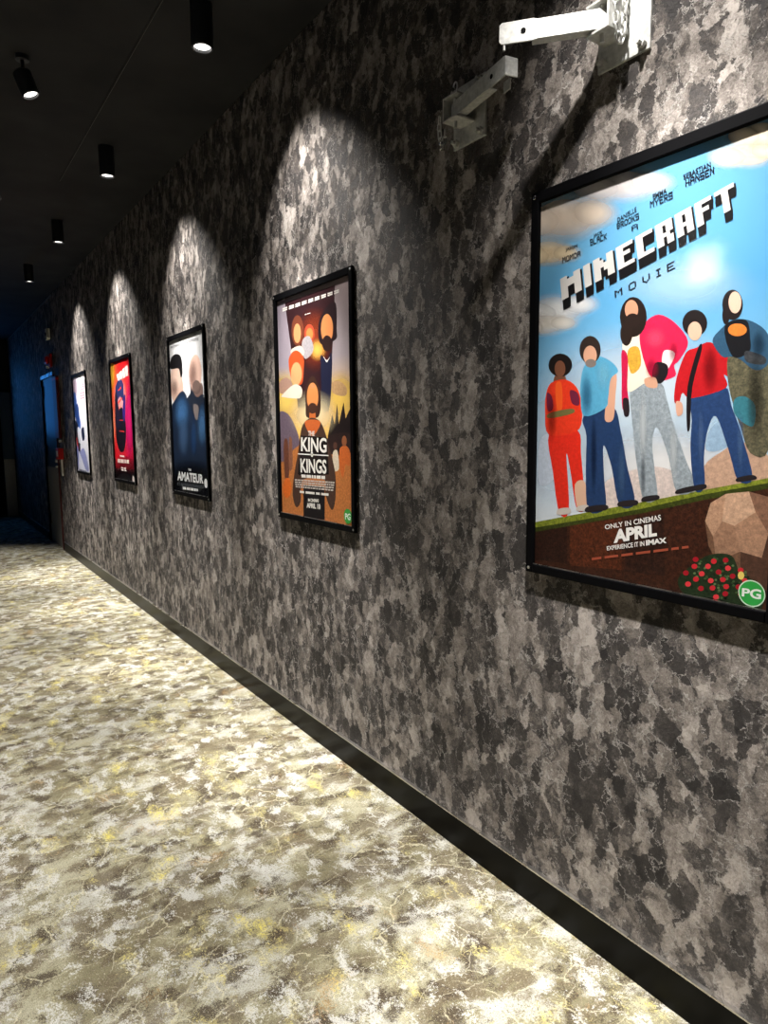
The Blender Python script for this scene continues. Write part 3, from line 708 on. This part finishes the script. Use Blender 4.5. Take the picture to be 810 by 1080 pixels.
def paint_golden(a, t):
    a.crop = t.crop = (285, 280, 7.2)
    a.blob(100, 1000, 200, 220, (250, 214, 110), .9); a.blob(540, 1000, 160, 220, (250, 208, 100), .9)
    a.smooth([(60, 900), (120, 850), (170, 900), (150, 980), (60, 960)], (190, 150, 140), .2, .7)
    a.smooth([(470, 890), (530, 880), (580, 930), (570, 990), (480, 970)], (204, 164, 120), .3, .8)
    a.poly([(112, 285), (492, 150), (484, 420), (450, 1080), (212, 1080), (160, 640)], (50, 26, 30), .3)
    a.blob(340, 560, 150, 260, (150, 60, 34), .8); a.blob(360, 640, 70, 90, (255, 190, 90), .95)
    a.ell(298, 520, 40, 75, (172, 72, 48)); a.ell(300, 520, 26, 46, (206, 130, 70))
    a.smooth([(250, 560), (300, 540), (330, 640), (270, 710), (240, 640)], (170, 164, 168), .3)
    # plain rounded busts in warm light
    a.ell(208, 495, 46, 118, (112, 58, 40)); a.ell(206, 515, 28, 74, (222, 150, 100))
    a.smooth([(160, 640), (230, 610), (260, 660), (230, 700), (170, 690)], (224, 206, 190))
    a.smooth([(365, 480), (380, 400), (440, 300), (500, 290), (505, 480), (500, 560), (400, 600), (370, 560)], (40, 26, 30))
    a.ell(432, 480, 46, 112, (214, 138, 84)); a.ell(432, 590, 38, 60, (44, 28, 28))
    a.smooth([(385, 680), (430, 720), (465, 660), (470, 800), (450, 1080), (395, 1080), (385, 800)], (32, 34, 58), .2)
    a.smooth([(405, 690), (430, 720), (455, 690), (430, 735)], (232, 226, 220))
    a.smooth([(140, 720), (190, 645), (250, 690), (255, 780), (240, 900), (170, 880)], (204, 84, 40)); a.ell(200, 822, 42, 88, (236, 168, 116))
    a.smooth([(90, 985), (180, 905), (240, 930), (235, 1000), (190, 1010), (100, 1000)], (232, 220, 204))
    a.crop = t.crop = (285, 420, 6.97)
    a.poly([(60, 330), (600, 300), (600, 960), (60, 860)], (196, 122, 66), .55)
    a.smooth([(60, 110), (130, 115), (190, 220), (215, 330), (170, 380), (80, 470), (60, 300)], (112, 96, 110), .35)
    a.poly([(425, 275), (440, 200), (455, 120), (475, 190), (492, 40), (505, 190), (540, 30), (555, 150), (590, 70), (590, 380), (425, 380)], (34, 26, 26), .4)
    a.smooth([(430, 280), (590, 260), (595, 380), (560, 420), (430, 400)], (48, 34, 32), .3)
    a.smooth([(100, 330), (130, 320), (140, 560), (110, 600)], (110, 66, 50), .5); a.smooth([(140, 300), (160, 310), (165, 500), (140, 520)], (140, 92, 70), .5)
    a.ell(125, 660, 32, 75, (224, 110, 40), .4)
    a.smooth([(512, 375), (555, 350), (585, 390), (585, 495), (552, 490), (535, 590), (512, 500)], (206, 106, 50), .3); a.ell(545, 315, 18, 40, (150, 92, 60))
    a.smooth([(462, 400), (495, 390), (505, 520), (462, 525)], (226, 210, 186), .3); a.ell(478, 350, 15, 28, (90, 60, 50))
    a.blob(320, 120, 190, 190, (255, 236, 190), .75)
    a.smooth([(262, 60), (262, -80), (310, -165), (360, -80), (372, 60), (350, 140), (270, 140)], (64, 42, 34)); a.poly([(292, 60), (330, 60), (338, 200), (286, 200)], (206, 112, 56))
    a.ell(312, -10, 42, 105, (226, 144, 82)); a.ell(312, 74, 34, 40, (74, 46, 36)); a.ell(312, -90, 20, 16, (240, 176, 120), a=.6)
    a.smooth([(285, 150), (340, 150), (385, 200), (430, 340), (480, 560), (478, 760), (450, 820), (405, 700), (400, 600), (240, 600), (225, 760), (190, 800), (165, 700), (180, 540), (205, 400), (232, 215)], (76, 54, 44), .4)
    a.smooth([(255, 190), (310, 280), (370, 190), (345, 160), (280, 160)], (206, 104, 52), .2)
    a.poly([(228, 275), (418, 290), (432, 560), (250, 575), (205, 560)], (34, 28, 28), .2, .8)
    a.poly([(245, 640), (402, 650), (402, 895), (245, 872)], (26, 22, 24))
    WH = (240, 236, 228)
    t.text('THE', [(280, 240), (328, 242), (328, 277), (280, 275)], WH, .02)
    t.text('KING', [(228, 286), (416, 292), (416, 402), (228, 390)], WH, .025)
    t.poly([(204, 405), (430, 418), (430, 426), (204, 413)], WH); t.disc(308, 413, .012, WH)
    t.text('OF', [(299, 406), (317, 407), (317, 421), (299, 420)], (40, 32, 30), .03)
    t.text('KINGS', [(222, 442), (414, 452), (415, 556), (226, 546)], WH, .025)
    t.fine([(230, 560), (405, 572), (405, 598), (232, 584)], 1, 6, WH, 2, .9)
    t.fine([(182, 595), (475, 615), (462, 690), (190, 660)], 4, 14, (206, 196, 186), 5, .6)
    t.fine([(218, 680), (430, 700), (430, 722), (220, 700)], 1, 4, WH, 8, .8)
    t.text('IN CINEMAS', [(280, 736), (358, 742), (358, 766), (280, 760)], WH, .04)
    t.text('APRIL 10', [(270, 768), (370, 777), (370, 817), (270, 805)], WH, .05)
    t.disc(572, 868, .033, (60, 160, 66)); t.text('PG', [(552, 845), (592, 849), (592, 898), (552, 890)], (240, 250, 240), .03)
    t.crop = (285, 280, 7.2)
    for i in range(9):
        x = 95+i*49; y = 325-i*16.5
        t.fine([(x, y), (x+36, y-12), (x+36, y+16), (x, y+30)], 2, 1, WH, i, .75)
    t.fine([(265, 370), (305, 358), (305, 366), (265, 378)], 1, 2, WH, 3, .8)

def paint_pair(a, t):
    a.crop = t.crop = (60, 320, 4.5)
    a.blob(620, 250, 90, 200, (250, 250, 250), .8)
    # two plain figures in dark jackets
    a.smooth([(536, 400), (550, 360), (592, 350), (600, 430), (575, 470), (552, 462)], (206, 172, 156))
    a.ell(566, 345, 26, 62, (214, 184, 168)); a.smooth([(536, 300), (543, 258), (566, 240), (590, 256), (597, 330), (588, 350), (578, 310), (545, 312)], (22, 20, 22))
    a.blob(558, 400, 22, 50, (120, 90, 84), .5)
    a.smooth([(634, 420), (640, 380), (688, 380), (690, 450), (640, 460)], (120, 96, 88))
    a.ell(657, 330, 30, 88, (216, 180, 164)); a.blob(645, 340, 26, 90, (120, 88, 80), .6); a.ell(663, 398, 20, 34, (112, 92, 86), a=.7)
    a.smooth([(618, 470), (632, 430), (640, 410), (665, 445), (692, 430), (700, 470), (712, 640), (640, 640)], (30, 36, 48))
    a.smooth([(540, 540), (560, 460), (597, 415), (622, 455), (660, 545), (690, 470), (716, 520), (730, 930), (552, 890)], (26, 40, 62), .25)
    a.blob(592, 520, 40, 90, (66, 110, 160), .8); a.blob(690, 580, 26, 110, (70, 112, 158), .8); a.blob(600, 630, 30, 110, (70, 100, 140), .6); a.blob(650, 640, 18, 100, (36, 70, 116), .6)
    a.smooth([(648, 480), (672, 490), (668, 550), (655, 540)], (116, 106, 104))
    a.blob(640, 900, 170, 190, (5, 6, 10), 1); a.blob(640, 860, 160, 120, (5, 6, 10), 1)
    W_ = (240, 240, 240)
    t.text('THE', [(624, 784), (638, 785), (638, 796), (624, 795)], W_, .03)
    t.text('AMATEUR', [(573, 796), (694, 812), (696, 856), (573, 840)], W_, .03)
    t.fine([(572, 850), (700, 866), (700, 882), (572, 864)], 2, 12, (90, 94, 100), 4, .5)
    t.fine([(598, 870), (670, 880), (670, 892), (598, 882)], 1, 5, W_, 6, 1)
    t.disc(708, 854, .03, W_)
    t.fine([(538, 205), (585, 190), (585, 202), (538, 217)], 2, 4, (120, 122, 126), 2, .5); t.fine([(605, 182), (672, 160), (672, 176), (605, 198)], 2, 6, (120, 122, 126), 3, .5)

def paint_red(a, t):
    a.crop = t.crop = (60, 320, 4.5)
    a.blob(258, 330, 22, 110, (255, 190, 60), .95); a.blob(268, 580, 14, 120, (255, 150, 110), .9); a.blob(320, 300, 50, 50, (240, 20, 30), .9)
    a.blob(345, 560, 30, 220, (222, 20, 110), .95)
    a.blob(300, 440, 34, 90, (255, 214, 190), .6)
    a.smooth([(278, 400), (292, 365), (312, 370), (318, 430), (312, 470), (284, 460)], (40, 44, 92))
    a.smooth([(285, 560), (298, 500), (312, 500), (326, 560), (328, 640), (318, 700), (298, 700), (284, 650), (280, 600)], (24, 10, 18))
    a.poly([(284, 470), (300, 440), (320, 475), (312, 500), (300, 480), (288, 500)], (230, 150, 150))
    a.smooth([(276, 440), (284, 430), (300, 560), (280, 590)], (30, 20, 40)); a.smooth([(318, 440), (326, 450), (322, 560), (312, 530)], (52, 30, 110))
    for q in ([(290, 410), (304, 395), (306, 402), (292, 418)], [(288, 470), (310, 445), (312, 452), (290, 478)], [(298, 552), (314, 552), (314, 556), (298, 556)], [(296, 603), (320, 606), (320, 612), (296, 608)]):
        a.poly(q, (236, 60, 50))
    a.poly([(262, 780), (380, 790), (380, 880), (262, 860)], (20, 8, 12), .3); a.blob(330, 770, 70, 50, (120, 10, 30), .8); a.blob(320, 830, 80, 60, (14, 6, 10), 1)
    C = (255, 238, 230)
    t.fine([(284, 340), (336, 290), (340, 345), (290, 368)], 1, 4, C, 3, .95)
    t.fine([(300, 720), (320, 722), (320, 730), (300, 728)], 1, 1, C, 1, 1)
    t.fine([(289, 738), (343, 742), (343, 760), (289, 755)], 1, 5, C, 2, 1)
    t.fine([(305, 776), (330, 779), (330, 800), (306, 796)], 2, 2, C, 4, .7)
    t.disc(364, 836, .032, C)

def paint_pale(a, t):
    a.crop = t.crop = (60, 320, 4.5)
    a.blob(82, 400, 20, 60, (236, 206, 226), .8)
    a.smooth([(74, 440), (88, 425), (98, 500), (112, 560), (110, 600), (96, 560), (80, 520)], (70, 110, 190), .2)
    a.smooth([(84, 500), (100, 480), (108, 560), (98, 590)], (40, 66, 130), .2)
    a.smooth([(80, 560), (92, 560), (104, 600), (112, 690), (104, 700), (92, 640)], (26, 26, 40)); a.smooth([(116, 600), (128, 590), (132, 640), (122, 650)], (30, 34, 60))
    a.smooth([(98, 590), (112, 600), (114, 650), (104, 660)], (220, 222, 232))
    a.poly([(90, 640), (96, 635), (104, 690), (98, 700)], (196, 60, 60))
    a.smooth([(100, 720), (112, 700), (130, 690), (150, 770), (148, 800), (120, 760)], (150, 156, 206), .2)
    a.poly([(100, 700), (112, 716), (140, 800), (96, 792)], (226, 228, 244)); a.smooth([(92, 680), (102, 690), (104, 780), (92, 770)], (120, 130, 190))
    R_ = (206, 130, 150)
    t.fine([(112, 385), (128, 378), (130, 410), (114, 416)], 3, 2, R_, 3, .6); t.fine([(110, 425), (130, 418), (131, 455), (112, 460)], 3, 2, R_, 5, .6)
    t.fine([(106, 785), (140, 795), (140, 804), (106, 794)], 1, 5, (110, 110, 130), 5, .8)
    t.disc(154, 806, .028, (245, 245, 245))

SKY = [(0, (108, 168, 204), (100, 162, 204)), (.3, (96, 164, 208), (86, 156, 204)), (.55, (140, 192, 224), (130, 188, 224)), (.75, (206, 220, 234), (204, 216, 230)), (1, (226, 226, 226), (226, 222, 220))]
make_poster(1.437, 'largest film poster, five people on a grassy ledge under blue sky', paint_sky, SKY)
make_poster(3.150, 'film poster with golden sky, warm portraits and a dark column', paint_golden, [(0, (150, 138, 150), (152, 134, 132)), (.3, (158, 148, 160), (176, 164, 168)), (.45, (206, 176, 150), (216, 184, 150)), (.6, (246, 206, 110), (246, 200, 100)), (.75, (200, 130, 76), (196, 124, 70)), (1, (210, 130, 70), (214, 134, 72))])
make_poster(4.874, 'white film poster with two men in dark navy jackets', paint_pair, [(0, (236, 236, 238), (240, 240, 242)), (.5, (232, 232, 236), (236, 236, 240)), (1, (20, 22, 28), (20, 22, 28))])
make_poster(6.614, 'red and magenta film poster with a dark oval figure', paint_red, [(0, (236, 80, 40), (232, 16, 28)), (.2, (240, 90, 40), (226, 16, 50)), (.5, (238, 70, 60), (214, 14, 104)), (.8, (228, 20, 40), (222, 16, 60)), (1, (40, 8, 14), (30, 6, 12))])
make_poster(8.401, 'pale white and blue film poster nearest the far door', paint_pale, [(0, (240, 232, 242), (246, 244, 248)), (.5, (228, 226, 240), (244, 244, 250)), (1, (214, 216, 238), (238, 238, 246))])

# ------------------------------------------------------------------ steel swing-arm brackets
def chain_link_mesh(L=.029, Wd=.016, r=.0025):
    bm = bmesh.new(); pts = []
    hw, hl = Wd/2-r, L/2-Wd/2
    for i in range(8): an = math.pi*i/7; pts.append((hw*math.cos(an), 0, hl+hw*math.sin(an)))
    for i in range(8): an = math.pi+math.pi*i/7; pts.append((hw*math.cos(an), 0, -hl+hw*math.sin(an)))
    tube.ref = Vector((0, 1, 0)); tube(bm, pts, r, 8, True)
    return me_of(bm, M_CHAIN)
ME_LINK = chain_link_mesh()
def chain(parent, path, pitch=.0212):
    """links laid along a polyline given in the bracket's own space"""
    P_ = [Vector(p) for p in path]; seg = [(b-a).length for a, b in zip(P_, P_[1:])]; tot = sum(seg); n = max(2, round(tot/pitch))
    for i in range(n):
        s = (i+.5)/n*tot; k = 0
        while k < len(seg)-1 and s > seg[k]: s -= seg[k]; k += 1
        p = P_[k].lerp(P_[k+1], s/seg[k]); t = (P_[k+1]-P_[k]).normalized()
        o = link_mesh('chain_link', ME_LINK, None, parent); o.location = p
        o.rotation_mode = 'QUATERNION'; o.rotation_quaternion = t.to_track_quat('Z', 'Y') @ Matrix.Rotation(math.radians(70 if i % 2 else -20), 3, 'Z').to_quaternion()

def local_part(name, bm, mat, e, M=None):
    o = bm_obj(name, bm, mat, e)
    if M is not None: o.matrix_local = M
    return o
ZA0, ZA1 = 2.452, 2.502          # arm
def bracket(label, xp0, xp1, web_x, sgn, pin, tip, hooked):
    """sgn +1: the U-shaped hinge opens along +X; pin and tip are (x, y)"""
    base = Vector(((xp0+xp1)/2, WY, 2.388)); e = empty('hinged_wall_bracket', base); tag(e, label, 'bracket', 'hinged steel brackets on the wall')
    dpart('wall_plate', xp0, xp1, WY, WY+.008, 2.388, 2.572, M_GALV, e, .0015)
    yo = WY+.082
    dpart('hinge_web', web_x-(.006 if sgn > 0 else 0), web_x+(0 if sgn > 0 else .006), WY+.008, yo, 2.444, 2.516, M_GALV, e, .001)
    x2 = web_x+sgn*.062
    for z in (2.444, 2.510): dpart('hinge_flange', min(web_x, x2), max(web_x, x2), WY+.008, yo, z, z+.006, M_GALV, e, .001)
    bm = bmesh.new(); tube(bm, [(pin[0], pin[1], 2.424), (pin[0], pin[1], 2.533)], .006, 14)
    o = local_part('hinge_pin', bm, M_GALV, e, Matrix.Translation(-base))
    ring = bmesh.new(); tube.ref = Vector((0, 1, 0))
    tube(ring, [(pin[0]+.009*math.cos(k*math.pi/6), pin[1], 2.545+.014*math.sin(k*math.pi/6)) for k in range(12)], .0025, 8, True)
    local_part('pin_ring', ring, M_CHAIN, e, Matrix.Translation(-base))
    # wall bolts with nuts
    for bx in (xp0+.018, xp1-.018):
        for bz in (2.405, 2.553):
            b = lathe([(0, .024), (.006, .024), (.006, .012), (.0115, .012), (.0115, 0)], 6)
            o = bm_obj('bolt', b, M_GALV, e); o.rotation_euler = (-math.pi/2, 0, 0); o.location = Vector((bx, WY+.008, bz))-base
    # arm: tall front plate with a channel behind it
    v = Vector((tip[0]-pin[0], tip[1]-pin[1], 0)); L = v.length; ang = math.atan2(v.y, v.x)
    side = 1 if hooked else -1
    M = Matrix.Translation(Vector((pin[0], pin[1], 0))-base) @ Matrix.Rotation(ang, 4, 'Z')
    f = bmesh.new()
    # plate outline in (s, z): pointed hinge end, waist, then the full-depth far half
    out = [(-.012, 2.464), (.004, ZA0+.002), (L*.62, ZA0+.002), (L*.66, ZA0), (L-.006, ZA0), (L, ZA0+.006), (L, ZA1-.006), (L-.006, ZA1), (L*.66, ZA1), (L*.62, ZA1-.003), (.004, ZA1-.003), (-.012, 2.490)]
    y0, y1 = (-.008, -.003) if hooked else (.003, .008)
    yy = (y0, y1)
    va = [f.verts.new((s_, y0, z)) for s_, z in out]; vb = [f.verts.new((s_, y1, z)) for s_, z in out]
    f.faces.new(va); f.faces.new(vb[::-1])
    for i in range(len(out)):
        j = (i+1) % len(out); f.faces.new((va[i], va[j], vb[j], vb[i]))
    arm = local_part('arm_plate', f, M_GALV, e, M)
    ch = bmesh.new()
    c0, c1 = ((-.003, .026) if hooked else (-.026, .003))
    box(ch, -.002, L*.68, c0, c1, ZA0+.004, ZA0+.008, .001); box(ch, -.002, L*.68, c0, c1, ZA1-.010, ZA1-.006, .001)
    box(ch, .02, L*.6, c1-.004 if hooked else c0, c1 if hooked else c0+.004, ZA0+.005, ZA1-.007, .001)
    local_part('arm_channel', ch, M_GALV, e, M)
    hol = lathe([(0, .0012), (.0062, .0012), (.0062, -.001)], 18)
    yh = (y0-.0004) if hooked else (y1+.0004)
    o = bm_obj('arm_hole', hol, M_BLACK, arm); o.matrix_local = Matrix.Translation((L*.76, yh, (ZA0+ZA1)/2)) @ Matrix.Rotation(math.pi/2 if hooked else -math.pi/2, 4, 'X')
    if hooked:
        lip = bmesh.new(); box(lip, L-.005, L, -.008, .034, ZA0, ZA1, .0022); local_part('end_lip', lip, M_GALV, e, M)
        tb = bmesh.new(); box(tb, L-.052, L-.020, .021, .026, ZA0-.022, ZA0+.008, .002); local_part('lower_tab', tb, M_GALV, e, M)
    else:
        pn = bmesh.new(); tube(pn, [(L-.012, .004, ZA0-.014), (L-.012, .004, ZA0+.004)], .003, 10); local_part('end_peg', pn, M_GALV, e, M)
    return e, base
e1, b1 = bracket('steel bracket above the largest poster, arm swung out, two-strand chain', 1.072, 1.222, 1.140, 1, (1.166, -1.452), (1.355, -1.292), False)
e2, b2 = bracket('steel bracket left of the largest poster, arm folded along the wall', 1.640, 1.790, 1.750, -1, (1.722, -1.458), (1.444, -1.408), True)
def rel(b, pts): return [Vector(p)-b for p in pts]
# right chain hangs in a loop in front of the hinge web, left chain dangles from the hinge corner
chain(e1, rel(b1, [(1.127, -1.447, 2.56), (1.127, -1.449, 2.51), (1.127, -1.452, 2.462), (1.126, -1.459, 2.428), (1.126, -1.468, 2.412), (1.126, -1.478, 2.43), (1.127, -1.482, 2.47), (1.127, -1.484, 2.56)]))
chain(e2, rel(b2, [(1.764, -1.430, 2.466), (1.766, -1.430, 2.435), (1.766, -1.433, 2.395), (1.766, -1.440, 2.378), (1.763, -1.447, 2.395), (1.762, -1.449, 2.43)]))
